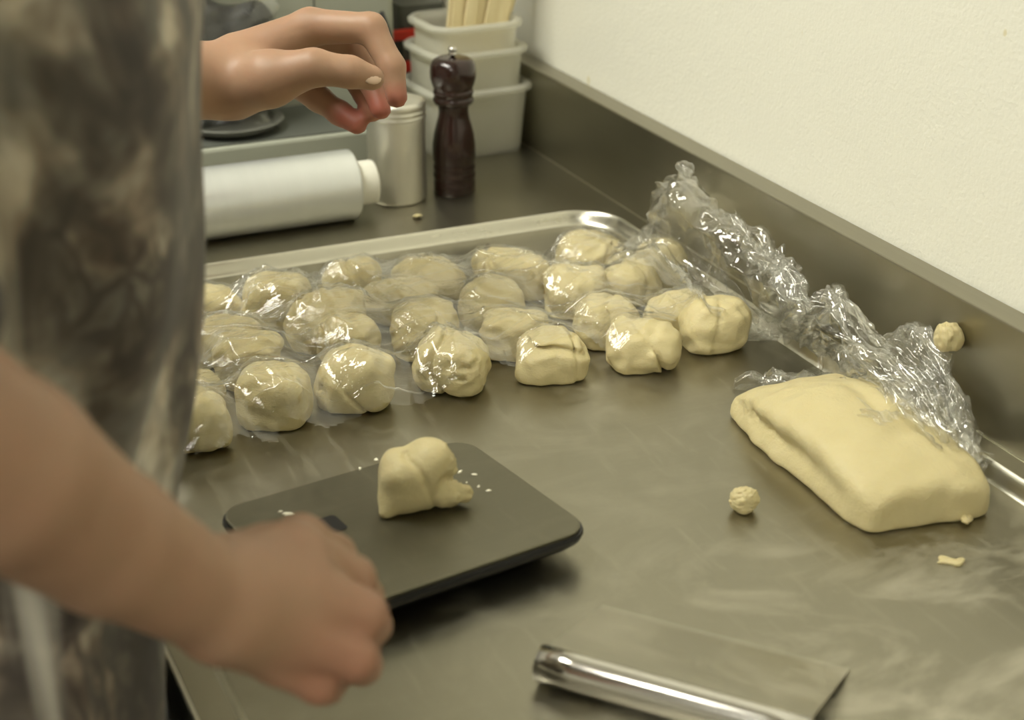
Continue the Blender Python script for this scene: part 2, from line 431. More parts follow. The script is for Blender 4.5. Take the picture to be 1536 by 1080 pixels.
# ledge: frame between the step outline and the counter rectangle
n_ = 10; outer = []
for k, (cx_, cy_) in enumerate(((XB, CY1), (CX0, CY1), (CX0, CY0), (XB, CY0))):
    for i in range(n_+1):
        x, y = P_out[k*(n_+1)+i]; first = i < n_/2
        if i == n_/2: outer.append((cx_, cy_))
        elif first == (k % 2 == 0): outer.append((cx_, y))
        else: outer.append((x, cy_))
cpart('ledge', ring_mesh([(P_out, ZL), (outer, ZL), (outer, ZL-.03)]), M['ledge'])
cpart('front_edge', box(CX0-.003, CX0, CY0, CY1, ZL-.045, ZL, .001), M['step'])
bs = cpart('backsplash', box(XB, XW-.0015, CY0, CY1, ZL-.03, 1.0, .0015, 2), M['splash'])
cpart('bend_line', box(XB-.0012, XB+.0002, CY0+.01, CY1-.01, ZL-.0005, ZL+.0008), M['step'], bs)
cpart('undershelf', box(CX0+.04, XB-.02, CY0+.04, CY1-.04, .25, .27), M['ledge'])
for x in (CX0+.06, XB-.06):
    for y in (CY0+.08, .75, CY1-.08): 
        me = lathe([(.02, 0), (.024, .004), (.024, .02), (.019, .03), (.019, ZT-.03)], 16); me.transform(Matrix.Translation((x, y, 0)))
        cpart('leg', me, M['chrome'], smooth=True)
cpart('frame_rail', box(CX0+.05, CX0+.08, CY0+.06, CY1-.06, ZT-.045, ZT-.004), M['ledge'])
cpart('frame_rail', box(XB-.08, XB-.05, CY0+.06, CY1-.06, ZT-.045, ZT-.004), M['ledge'])

# ------------------------------------------------------------------ dough
OBST = []   # world vertices of things the film lies over
def dough_mesh(seed, w, d, h, p=2.6, lobes=(), grooves=(), rough=None, h_=.0013, lump=.0020, flat=.72, taper=.0):
    cz = h*.5*flat+.002
    rz = h-cz
    nz1 = Wobble(seed, 110); nz2 = Wobble(seed+50, 420); nz3 = Wobble(seed+90, 1.1/h_, 14); wob = Wobble(seed+7, 90); msk = Wobble(seed+17, 70); wr = Wobble(seed+27, 140)
    def fn(X, Y, Z):
        s = 1+taper*(X/w)
        f = ellip(X, Y/s, Z, (0, 0, cz), (w/2, d/2, rz), p)
        for (ox, oy, oz, rx, ry, rz_, k) in lobes:
            f = smin(f, ellip(X, Y, Z, (ox*w, oy*d, oz*h), (rx*w, ry*d, rz_*h), 2.2), k*1.6+.12*w*.05)
        for (nx, ny, nzz, c, depth, width, lip) in grooves:
            n = np.array([nx, ny, nzz], float); n /= np.linalg.norm(n)
            q = (X*n[0]+Y*n[1]+(Z-cz)*n[2])-c*w+wob(X, Y, Z)*.0045; depth = depth*np.clip(.65+.75*msk(X, Y, Z), .05, 1.1); width = width*.62
            f = f+depth*np.exp(-(q/width)**2)+lip*(1/(1+np.exp(-np.clip(q/(width*.35), -30, 30))))*np.exp(-np.maximum(q, 0)/(width*5))
        f = f+lump*nz1(X, Y, Z)+lump*.33*nz2(X, Y, Z)+lump*.55*(1-np.abs(np.sin(150*(X*.5+Y*.6+Z*.7)+3*wr(X, Y, Z))))**5*np.clip(msk(Y, Z, X), 0, 1)
        if rough is not None:
            (rx, ry, rz_, rr_) = rough
            m = np.exp(-(((X-rx*w)**2+(Y-ry*d)**2+(Z-rz_*h)**2)/(rr_*w)**2))
            f = f+m*h_*(.6*nz3(X*.6, Y*.6, Z*1.3)+1.0*np.abs(nz2(X, Y, Z)))
        return smax(f, .0-Z, min(.003, h*.08))
    e = min(.012, w*.3)
    V, F = sdf_mesh(fn, (-w/2-e, -d/2-e, -.004), (w/2+e, d/2+e, h+e), h_)
    V[:, 2] -= V[:, 2].min()
    return V, F
def put_dough(name, V, F, loc, rz, label, group=None, cat='dough', film=False):
    o = link(name, mesh_from(V, F), M['dough'], None, loc, rz, label=label, cat=cat, group=group)
    if film:
        c, s = math.cos(rz), math.sin(rz)
        OBST.append(np.stack([V[:, 0]*c-V[:, 1]*s+loc[0], V[:, 0]*s+V[:, 1]*c+loc[1], V[:, 2]+loc[2]], 1))
    return o
ROWS = ['row along the counter step', 'second row from the step', 'third row from the step', 'row facing the scale']
ORD = ['first', 'second', 'third', 'fourth', 'fifth', 'sixth', 'seventh']
# (x0, x1, y0, y1, row, place from the crumpled film, exponent, look, lobes, grooves, rough, rz)
G = lambda *a: tuple(a)
BALLS = [
 (952, 1033, 357, 430, 0, 0, 2.3, 'smooth upright', [], [(.2, .1, 1, -.10, .0008, .003, .001)], None, .2),
 (838, 940, 351, 408, 0, 1, 2.5, 'wrinkled', [(.25, -.1, .62, .22, .3, .30, .002), (-.2, 0, .5, .3, .4, .4, .003)], [(.3, -.4, 1, .18, .003, .003, .0015)], (.2, -.3, .7, .3), .3),
 (711, 820, 377, 444, 0, 2, 3.4, 'blocky', [(.1, -.1, .5, .36, .4, .44, .003)], [(1, .4, .3, -.12, .002, .004, .0015)], None, .1),
 (593, 700, 389, 450, 0, 3, 3.2, 'flat topped folded', [(.18, -.25, .42, .28, .28, .40, .002)], [(.6, -.5, .7, .12, .003, .003, .0015)], None, -.2),
 (485, 570, 396, 456, 0, 4, 2.3, 'peaked', [(.3, .1, .55, .2, .3, .36, .003)], [(1, 0, .5, .22, .0018, .003, .001)], None, .3),
 (361, 471, 413, 489, 0, 5, 2.9, 'large rounded', [], [(.1, -.7, .7, .26, .001, .004, .0015)], None, -.1),
 (272, 360, 430, 480, 0, 6, 2.4, 'low', [(.3, -.1, .4, .25, .3, .35, .003)], [], None, .1),
 (895, 998, 390, 458, 1, 0, 2.5, 'slanting', [(-.2, .1, .5, .33, .4, .45, .003)], [(1, .3, -.3, -.05, .002, .004, .001)], None, .6),
 (811, 914, 399, 472, 1, 1, 3.0, 'oblong creased', [(-.1, -.1, .42, .40, .42, .42, .002)], [(-.1, -.5, 1, -.05, .0028, .0025, .0015), (.2, .1, 1, .2, .0015, .004, 0)], None, -.1),
 (686, 790, 416, 490, 1, 2, 2.5, 'shiny rounded', [(-.2, -.2, .35, .28, .34, .38, .002)], [(.8, .6, .3, -.1, .002, .003, .001)], None, .2),
 (546, 663, 421, 482, 1, 3, 2.5, 'crescent folded', [(-.1, -.2, .42, .36, .3, .46, .002)], [(.35, -.6, .75, .16, .0034, .003, .002)], None, .05),
 (435, 548, 441, 527, 1, 4, 2.2, 'spread triangular', [(-.25, -.1, .35, .26, .36, .36, .004), (.15, .15, .7, .3, .35, .3, .003)], [(1, .1, .3, .06, .0015, .004, .001)], None, -.3),
 (276, 396, 474, 548, 1, 5, 2.6, 'long', [(.3, 0, .62, .2, .3, .34, .003)], [(.2, -.5, 1, -.05, .0015, .004, .001)], None, 0),
 (967, 1064, 433, 503, 2, 0, 2.4, 'half hidden', [(-.15, -.1, .4, .35, .4, .42, .003)], [(.2, -.6, .7, .1, .0018, .003, .001)], None, .1),
 (860, 966, 440, 518, 2, 1, 2.5, 'domed', [(.3, -.1, .42, .2, .34, .38, .002)], [(.5, -.2, .85, .20, .0028, .0025, .0012)], None, .15),
 (716, 822, 460, 537, 2, 2, 3.3, 'square sided', [(.22, 0, .66, .26, .38, .32, .002)], [(.3, -.6, .5, -.18, .0018, .003, .001)], None, -.15),
 (583, 689, 458, 535, 2, 3, 2.6, 'plump', [(-.2, -.25, .34, .24, .26, .32, .002)], [(-.4, -.5, .5, .2, .0024, .003, .0015)], None, -.1),
 (472, 575, 472, 548, 2, 4, 2.3, 'ridged', [(-.18, -.12, .52, .22, .42, .45, .002), (.2, 0, .55, .28, .4, .42, .003)], [(1, -.25, .25, -.12, .0032, .003, .0018)], None, -.1),
 (311, 424, 495, 580, 2, 5, 2.9, 'square cornered', [(.28, .1, .72, .2, .26, .26, .004)], [(.9, -.1, .4, -.02, .0016, .003, .001)], (-.35, -.35, .3, .28), -.25),
 (250, 330, 560, 612, 2, 6, 2.5, 'partly covered', [], [], None, 0),
 (1018, 1124, 445, 524, 3, 0, 2.3, 'cleft', [(-.2, -.12, .42, .30, .38, .44, .0015), (.2, -.05, .5, .30, .38, .45, .0015)], [(1, -.2, .1, .04, .0042, .0028, .001), (.1, -.55, .8, .20, .0022, .003, .001)], None, .1),
 (908, 1022, 480, 554, 3, 1, 2.4, 'bun shaped flapped', [(.18, -.2, .52, .26, .28, .36, .0015)], [(.8, .3, .5, .06, .0036, .003, .002), (.15, -.3, 1, -.14, .002, .003, .001)], None, .05),
 (773, 883, 490, 566, 3, 2, 2.7, 'creased top', [(.28, -.08, .55, .2, .34, .38, .002)], [(.05, -.25, 1, .19, .0038, .0028, .0018), (1, .1, .2, .28, .0024, .003, .001)], None, -.05),
 (620, 736, 498, 586, 3, 3, 2.4, 'torn faced', [(.16, -.22, .40, .30, .26, .38, .0015), (-.25, -.15, .5, .24, .34, .42, .003)], [(.9, -.2, .2, -.06, .003, .003, .001)], (.2, -.45, .45, .30), -.1),
 (475, 588, 521, 612, 3, 4, 2.5, 'pinched', [(.46, .06, .70, .10, .12, .12, .006), (-.05, -.25, .36, .34, .28, .38, .0015)], [(.75, -.25, .5, .05, .003, .003, .002)], None, -.05),
 (352, 469, 547, 638, 3, 5, 2.9, 'smooth barrel shaped', [], [(.2, -.8, .4, .32, .001, .004, .001)], None, -.15),
 (230, 349, 588, 675, 3, 6, 2.4, 'glossy round', [(.4, -.1, .34, .12, .16, .2, .005)], [(.5, -.6, .4, .1, .0014, .003, .001)], None, .1),
]
def view_dims(x0, x1, y0, y1, z0):
    """size and centre of a lump standing on z0 that fills a box of the photo"""
    cx = (x0+x1)/2; h = .04; w = .055
    for _ in range(6):
        c = pz(cx, (y0+y1)/2, z0+h*.47); v = c-CAM; dep = v@FWD; mm = dep/FPX
        w = (x1-x0)*mm; e = math.asin(-v[2]/np.linalg.norm(v)); hp = (y1-y0)*mm
        d = w*.86
        h = math.sqrt(max(hp*hp-(d*math.sin(e)*.80)**2, (.35*hp)**2))/math.cos(e)*.97
    return c, w, d, h
for i, (x0, x1, y0, y1, row, k, p, look, lobes, grooves, rough, rz) in enumerate(BALLS):
    c, w, d, h = view_dims(x0, x1, y0, y1, ZT)
    V, F = dough_mesh(100+i*13, w*.97, d, h, p, lobes, grooves, rough, lump=.0009 if 'smooth' in look or 'rounded' in look else .0017)
    put_dough('dough_ball', V, F, (c[0], c[1], ZT), -YAW+rz, f'{look} dough ball, {ORD[k]} from crumpled film, {ROWS[row]}', 'dough balls under cling film', 'dough', True)

# portion on the scale
ZS = .9225
def portion():
    n1 = Wobble(411, 130); n2 = Wobble(412, 420); n3 = Wobble(413, 1000, 14)
    def fn(X, Y, Z):
        X, Y, Z = X*1000, Y*1000, Z*1000
        f = ellip(X, Y, Z, (-7, 1, 20), (19, 17, 19), 2.4)
        f = smin(f, ellip(X, Y, Z, (8, 4, 30), (15, 14, 16.5), 2.2), 5)
        f = smin(f, rcone(X, Y, Z, (-16, -1, 9), (14, 1, 9), 10.5, 9.5), 5)
        f = smin(f, rcone(X, Y, Z, (-17, -4, 14), (-21.5, -9, 4), 7, 4.5), 4)
        f = smin(f, rcone(X, Y, Z, (14, 0, 10), (27, 0, 8), 8.5, 4.6), 4)
        f = smax(f, -ellip(X, Y, Z, (19, -13, 23), (8.5, 11, 6), 2), 2.5)
        q = X*.75+Z*.35-9+2*n1(X/1000, Y/1000, Z/1000)
        f = f+1.6*np.exp(-(q/1.5)**2)*(Y < 4)
        f = f+1.0*n1(X/1000, Y/1000, Z/1000)+.35*n2(X/1000, Y/1000, Z/1000)+.7*n3(X/1000, Y/1000, Z/1000)*np.clip((X-14)/8, 0, 1)
        return smax(f, -Z, 1.5)/1000
    V, F = sdf_mesh(fn, (-.033, -.024, -.003), (.036, .026, .052), .0011); V[:, 2] -= V[:, 2].min(); return V, F
V, F = portion(); c = pz(630, 762, ZS)
put_dough('dough_portion', V, F, (c[0], c[1], ZS), -YAW+.12, 'folded dough portion with torn end standing on the black scale')

# big slab
def slab():
    L, Wd, H = .190, .098, .047
    n1 = Wobble(5, 55); n2 = Wobble(6, 300); n3 = Wobble(9, 900, 14)
    def fn(X, Y, Z):        # X across, Y along
        u = Y/(L/2); v = X/(Wd/2)
        hw = Wd/2*(1-.10*np.abs(u)**3)+.0022*n1(Y, Y*0, Z*0)
        side = -np.minimum(v, 0)
        cut = .0065*np.exp(-((Z-.017)/.008)**2)*(side > 0)*np.exp(-((u-.25)/.7)**2)     # hollow of the cut face under the lip
        fx = np.abs(X)-hw+cut
        fy = np.abs(Y+.004*np.sin(X*40))-L/2
        top = H*(1-np.where(u > 0, .52, .40)*np.clip(np.abs(u), 0, 1.2)**np.where(u > 0, 2.0, 2.6))*(1-.26*np.clip(np.abs(v), 0, 1.2)**2.4)+.0016*n1(X, Y, 0*Z)
        top = top-.0035*np.exp(-((X-.012-.12*Y)/.007)**2)*np.exp(-((u-.05)/.35)**2)
        f = smax(smax(fx, fy, .010), Z-top, .0075)
        f = f+.00035*n2(X, Y, Z)+.0012*np.abs(n3(X, Y, Z))*np.exp(-((Z-.016)/.008)**2)*(side > .75)*np.clip(u+.2, 0, 1)
        return smax(f, -Z, .004)
    V, F = sdf_mesh(fn, (-.062, -.108, -.004), (.062, .108, .062), .0017)
    V[:, 2] -= V[:, 2].min(); return V, F
V, F = slab()
o = put_dough('dough_slab', V, F, (.6265, .834, ZT), -.03, 'large pillowy slab of pale dough partly wrapped in crumpled film')
SLABV = np.stack([V[:, 0]*math.cos(.06)-V[:, 1]*math.sin(.06)+.6265, V[:, 0]*math.sin(.06)+V[:, 1]*math.cos(.06)+.832, V[:, 2]+ZT], 1)

# loose bits
V, F = dough_mesh(901, .0185, .016, .0165, 2.2, [(.2, 0, .55, .28, .3, .36, .001), (-.15, 0, .4, .34, .4, .4, .001)], [], (0, 0, .6, .8), .0006, .0012)
put_dough('dough_bit', V, F, tuple(pz(1119, 772, ZT)+np.array([.002, .005, 0])), .3, 'small crumbly dough nub alone on the worktop beside the slab')
V, F = dough_mesh(902, .021, .020, .020, 2.3, [(.3, 0, .6, .2, .3, .3, .001)], [], (.2, 0, .6, .7), .0007, .0011)
V = V[:, [2, 1, 0]]*np.array([-1, 1, 1]); 
s = pxw(1440, 503, XB)
put_dough('dough_bit', V, F, (XB+.0006, s[1], s[2]), 0, 'small round dough nub stuck to the steel upstand')
V, F = sdf_mesh(lambda X, Y, Z: smax(ellip(X, Y+.002*np.sin(X*400), Z, (0, 0, .0006), (.0085, .0040, .0016), 2.6)*1.0+.00018*Wobble(3, 900)(X, Y, 0*Z), -Z, .0002), (-.011, -.008, -.001), (.011, .008, .004), .0004); V[:, 2] -= V[:, 2].min()
put_dough('dough_scrap', V, F, tuple(pz(1426, 843, ZT)), -.35, 'thin flat dough scrap lying in front of the slab')
V, F = dough_mesh(904, .010, .006, .006, 2.3, [(.3, .2, .5, .3, .5, .4, .001)], [], (0, 0, .5, .6), .0005, .0004)
put_dough('dough_scrap', V, F, tuple(pz(1450, 787, ZT)), .5, 'tiny torn dough shred at the corner of the slab')
V, F = dough_mesh(905, .005, .004, .003, 2.3, [(.3, .2, .5, .3, .5, .4, .001)], [], None, .0004, .0003)
put_dough('dough_crumb', V, F, tuple(pz(626, 328, ZL)), .5, 'tiny yellow crumb in front of the metal canister')

# ------------------------------------------------------------------ scale
sc_c = np.array([.3045, .849]); ang = math.atan2(.028, .17)
scale = empty('kitchen_scale', (*sc_c, ZT), ang, label='flat black kitchen scale with a steel weighing plate', cat='scale')
SW, SD = .186, .150
link('base', stack([(rrect(SW-.05, SD-.04, .012), .0005), (rrect(SW-.03, SD-.022, .014), .006), (rrect(SW-.022, SD-.016, .014), .010)]), M['black'], scale, smooth=False)
link('body', stack([(rrect(SW-.016, SD-.012, .014), .0095), (rrect(SW-.003, SD-.003, .017), .014), (rrect(SW, SD, .018), .0175), (rrect(SW-.001, SD-.001, .018), .0200)]), M['black'], scale, smooth=False)
link('weighing_plate', stack([(rrect(SW-.004, SD-.004, .0165), .0200), (rrect(SW-.004, SD-.004, .0165), .0220), (rrect(SW-.006, SD-.006, .016), .0226)]), M['plate'], scale, smooth=False)
def on_scale(px, py):
    p = pz(px, py, ZS)-np.array([*sc_c, 0]); return (p[0]*math.cos(ang)+p[1]*math.sin(ang), -p[0]*math.sin(ang)+p[1]*math.cos(ang))
dp = on_scale(455, 800)
me = stack([(rrect(.052, .020, .003), .0222), (rrect(.052, .020, .003), .0230)]); me.transform(Matrix.Translation((dp[0], dp[1], 0)))
link('display', me, M['black'], scale, smooth=False)
for fx in (-1, 1):
    for fy in (-1, 1):
        me = lathe([(.007, -.0004), (.008, .0015)], 14); me.transform(Matrix.Translation((fx*.055, fy*.042, .0002))); link('foot', me, M['black'], scale)
rnd = random.Random(4)
for (px, py, w) in [(690, 708, .006), (712, 712, .005), (718, 730, .004), (733, 736, .005), (700, 724, .003), (565, 690, .006), (540, 703, .005), (432, 771, .009), (420, 768, .004)]:
    bm = bmesh.new(); n = 9; a0 = rnd.random()*6
    ring = [((.6+.5*rnd.random())*w/2*math.cos(a0+6.283*i/n), (.35+.3*rnd.random())*w/2*math.sin(a0+6.283*i/n)) for i in range(n)]
    top = [bm.verts.new((x*.7, y*.7, .0005)) for x, y in ring]; bot = [bm.verts.new((x, y, 0)) for x, y in ring]
    bm.faces.new(top); bm.faces.new(bot[::-1])
    for i in range(n): bm.faces.new((bot[i], bot[(i+1) % n], top[(i+1) % n], top[i]))
    p = pz(px, py, ZS); link('flour_fleck', bm_done(bm), M['flour'], None, (p[0], p[1], ZS+.0001), rnd.random()*3, label='tiny pale flour fleck on the scale plate', cat='flour', group='flour flecks on the scale')

# ------------------------------------------------------------------ bench scraper
A = np.array(pz(812, 992, .912)); B = A+np.array([.0975, -.1165, 0])*1.0
ax = (B-A)/np.linalg.norm(B-A); LEN = .150; perp = np.array([-ax[1], ax[0], 0])
scr = empty('bench_scraper', (*((A+ax*LEN/2)[:2]), ZT), math.atan2(ax[1], ax[0]), label='steel bench scraper with polished rolled handle lying on worktop', cat='scraper')
# handle: flattened rolled tube, axis local x
bm = bmesh.new(); rings = []
for x in np.concatenate([[-LEN/2-.0004], np.linspace(-LEN/2, LEN/2, 8), [LEN/2+.0004]]):
    k = .82 if abs(x) > LEN/2 else 1
    rings.append([bm.verts.new((x, -.001+.0105*k*math.cos(a), .0115+.0105*k*math.sin(a))) for a in np.linspace(0, 2*math.pi, 29)[:-1]])
for a, b in zip(rings, rings[1:]):
    for i in range(28): bm.faces.new((a[i], a[(i+1) % 28], b[(i+1) % 28], b[i]))
bm.faces.new(rings[0][::-1]); bm.faces.new(rings[-1])
hd = link('handle', bm_done(bm), M['chrome'], scr)
for sx in (-1, 1):
    me = lathe([(.0072, -.0004), (.0072, .0004)], 20); me.transform(Matrix.Rotation(math.pi/2, 4, 'Y')); me.transform(Matrix.Translation((sx*(LEN/2+.0006), -.001, .0115)))
    link('end_shade_disc', me, M['black'], hd)  # black disc on the capped end, standing in for shade inside the roll
# blade from the roll down to the worktop
bm = bmesh.new(); prof = [(.006, .0175), (.020, .0145), (.05, .0075), (.078, .0012), (.083, .0006)]
tp = []; bt = []
for y, z in prof:
    tp.append([bm.verts.new((x, y, z+.0006)) for x in (-LEN/2+.001, LEN/2-.001)]); bt.append([bm.verts.new((x, y, z-.0005)) for x in (-LEN/2+.001, LEN/2-.001)])
for a, b in zip(tp, tp[1:]): bm.faces.new((a[0], a[1], b[1], b[0]))
for a, b in zip(bt, bt[1:]): bm.faces.new((a[0], b[0], b[1], a[1]))
for s in (0, 1):
    for i in range(len(prof)-1): bm.faces.new((tp[i][s], tp[i+1][s], bt[i+1][s], bt[i][s]))
bm.faces.new((tp[-1][0], tp[-1][1], bt[-1][1], bt[-1][0])); bm.faces.new((tp[0][0], bt[0][0], bt[0][1], tp[0][1]))
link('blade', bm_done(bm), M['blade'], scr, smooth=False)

# ------------------------------------------------------------------ things on the far worktop
b = pz(597, 297, ZL); can = empty('metal_canister', tuple(b), label='brushed aluminium canister with ridged lid beside the pepper mill', cat='canister')
link('body', lathe([(.0262, 0), (.0278, .0015), (.0282, .004), (.0282, .080), (.0279, .083)], 48), M['alu'], can)
lid = link('lid', lathe([(.0284, .0815), (.0292, .0825), (.0292, .0845), (.0284, .0855), (.0284, .0865), (.0292, .0875), (.0292, .0895), (.0284, .0905), (.0284, .0915), (.0290, .0925), (.0288, .0965), (.0278, .0982), (.022, .0984), (.0005, .0986)], 48), M['alu'], can)
b = pz(682, 288, ZL); mill = empty('pepper_mill', tuple(b), label='dark lacquered wooden pepper mill with turned waist', cat='pepper mill')
link('base', lathe([(.0200, 0), (.0206, .001), (.0206, .0125), (.0198, .0145), (.0208, .017), (.0210, .020), (.0198, .0225), (.0206, .025), (.0208, .028), (.0196, .031),
     (.0208, .034), (.0211, .042), (.0208, .050), (.0195, .060), (.0172, .069), (.0150, .077), (.0143, .083), (.0150, .0885), (.0150, .0890)], 48), M['mill'], mill)
head = link('head', lathe([(.0150, .0890), (.0185, .0905), (.0200, .0935), (.0196, .0955), (.0180, .0975), (.0190, .099), (.0198, .1015), (.0190, .1035), (.0186, .1050),
     (.0206, .1095), (.0220, .1155), (.0222, .1210), (.0216, .1270), (.0195, .1318), (.0150, .1345), (.0080, .1352), (.0005, .1353)], 48), M['mill'], mill)
link('knob', lathe([(.0022, .1350), (.0022, .1368), (.0040, .1372), (.0044, .1385), (.0030, .1398), (.0036, .1410), (.0044, .1425), (.0036, .1445), (.0005, .1452)], 24), M['chrome'], head)

a, b = pz(305, 306, ZL+.033), pz(529, 276, ZL+.033)
ydir = .5*(a[1]+b[1]); RX1 = b[0]; RL = .30
roll = empty('cling_film_roll', (RX1-RL/2, ydir, ZL), 0, label='thick roll of cling film on a white core lying on the counter', cat='film roll')
def xl(prof, n=48):
    me = lathe(prof, n); me.transform(Matrix.Rotation(math.pi/2, 4, 'Y')); me.transform(Matrix.Translation((0, 0, .0331))); return me
h = RL/2
link('film_winding', xl([(.019, -h), (.031, -h), (.0328, -h+.0012), (.0330, -h+.004), (.0330, h-.004), (.0328, h-.0012), (.031, h), (.019, h)], 64), M['rollfilm'], roll)
link('core', xl([(.0165, -h-.02), (.0200, -h-.02), (.0205, -h-.018), (.0205, h+.0185), (.0200, h+.0205), (.0165, h+.0205), (.0160, h+.018), (.0160, h-.01)], 40), M['whiteplastic'], roll)

# tubs, nested
tb = np.array([.660, 1.600]); trz = .05
def tub(z0, w, d, hgt, label, fill=None):
    t = empty('plastic_tub', (tb[0], tb[1], z0), trz, label=label, cat='tub', group='nested plastic tubs')
    secs = [(rrect(w*.86, d*.86, .016), 0), (rrect(w*.90, d*.90, .02), .003), (rrect(w*.985, d*.985, .022), hgt-.012), (rrect(w, d, .023), hgt)]
    inner = [(rrect(w-.003, d-.003, .022), hgt), (rrect(w*.985-.003, d*.985-.003, .021), hgt-.012), (rrect(w*.9-.003, d*.9-.003, .019), .005)]
    link('wall', stack(secs+inner, True, True), M['tub'], t)
    link('rim', ring_mesh([(rrect(w-.002, d-.002, .022), hgt-.006), (rrect(w+.010, d+.010, .027), hgt-.005), (rrect(w+.011, d+.011, .027), hgt-.001), (rrect(w+.006, d+.006, .025), hgt+.0012), (rrect(w-.003, d-.003, .022), hgt+.001)]), M['tub'], t)
    return t
t0 = tub(ZL, .112, .100, .072, 'frosted plastic tub at the bottom of the nested stack')
t1 = tub(ZL+.012, .104, .092, .099, 'frosted plastic tub in the middle of the nested stack')
t2 = tub(ZL+.026, .096, .084, .112, 'frosted plastic tub on top holding pale wooden sticks')
for z, dx in ((.062, -.052), (.088, -.052)):
    me = box(-.010, .006, -.0008, .0008, -.0025, .0025); me.transform(Matrix.Rotation(.5, 4, 'Y')); me.transform(Matrix.Translation((dx+.014, -.0452, z)))
    link('print_mark', me, M['red'], t1, smooth=False, label='red printed measuring mark')
rnd = random.Random(11)
for i in range(17):
    x0 = tb[0]-.018+.0026*i; y0 = tb[1]-.024+(i % 3)*.017+rnd.random()*.006
    L = .21+rnd.random()*.03; tilt = .20+.020*i+rnd.random()*.05
    me = stack([(rrect(.0120, .0022, .001, 3), 0), (rrect(.0135, .0022, .001, 3), L*.5), (rrect(.0155, .0022, .001, 3), L-.01), (rrect(.008, .0022, .001, 3), L)])
    me.transform(Matrix.Rotation(-.15+rnd.random()*.2, 4, 'X') @ Matrix.Rotation(tilt*.55, 4, 'Y'))
    link('wooden_stick', me, M['stick'], None, (x0-.01, y0, ZL+.034), .1*rnd.random(), smooth=False, label='flat pale wooden stick standing in the top plastic tub', cat='stick', group='wooden sticks in the tub')

# appliance behind the roll
ap = empty('kitchen_appliance', (.40, 1.58, ZL), 0, label='pale grey kitchen appliance with low tray and upright housing behind film roll', cat='appliance')
def apart(name, me, mat, parent=ap, **k):
    me.transform(Matrix.Translation((-.40, -1.58, -ZL))); return link(name, me, mat, parent, smooth=False, **k)
apart('base', box(.17, .531, 1.520, 1.635, ZL+.001, .966, .003), M['grey'])
apart('tray_surface', box(.176, .525, 1.526, 1.634, .966, .9675), M['darkgrey'], label='dark grey top of the base')
up = apart('housing', box(.17, .596, 1.636, 1.75, ZL+.001, 1.22, .006), M['grey'])
apart('seam', box(.508, .5095, 1.6352, 1.637, 1.062, 1.20), M['darkgrey'], up)
me = lathe([(.030, 0), (.046, .004), (.052, .010), (.050, .011), (.040, .006), (.0005, .005)], 32); me.transform(Matrix.Translation((.40, 1.578, .9675)))
apart('dish', me, plain('grey_steel_dish', (.17, .17, .145), .35, .3))
me = lathe([(.022, 0), (.022, .012), (.018, .014), (.0005, .014)], 24); me.transform(Matrix.Translation((.30, 1.565, .9675)))
apart('dial', me, M['black'])
cab = crspline([pt(572, 18, 1.72), pt(583, 50, 1.72), pt(592, 90, 1.72), pt(603, 125, 1.72), (.607, 1.62, ZL+.02), (.612, 1.63, ZL+.004), (.63, 1.69, ZL+.003), (.60, 1.78, ZL+.003)], 40)
cab[:, 1] = np.minimum(cab[:, 1], 9)
link('power_cable', tube(cab, .0028, 8), M['black'], None, label='black power cable hanging beside the grey housing', cat='cable')
# dark clip box with red clips, and a steel pot at the far end
cb = empty('clip_box', (.64, 1.70, ZL), 0, label='dark storage box with two red clips behind the plastic tubs', cat='storage box')
me = stack([(rrect(.05, .06, .006), .0005), (rrect(.052, .062, .006), .14)]); link('body', me, M['darkgrey'], cb, smooth=False)
for z in (.069, .104):
    link('clip', box(-.040, -.004, -.036, -.030, z, z+.012, .002), M['red'], cb, smooth=False, label='red clip')
pot = empty('steel_pot', (.672, 1.80, ZL), 0, label='tall steel pot at the far end of the counter', cat='pot')
link('body', lathe([(.040, .0005), (.044, .004), (.044, .20), (.046, .203), (.0435, .203), (.0425, .2), (.0425, .01), (.0005, .008)], 40), M['chrome'], pot)
link('handle', tube([(-.043, 0, .17), (-.058, 0, .168), (-.060, 0, .15), (-.058, 0, .13), (-.043, 0, .128)], .004, 8), M['chrome'], pot)

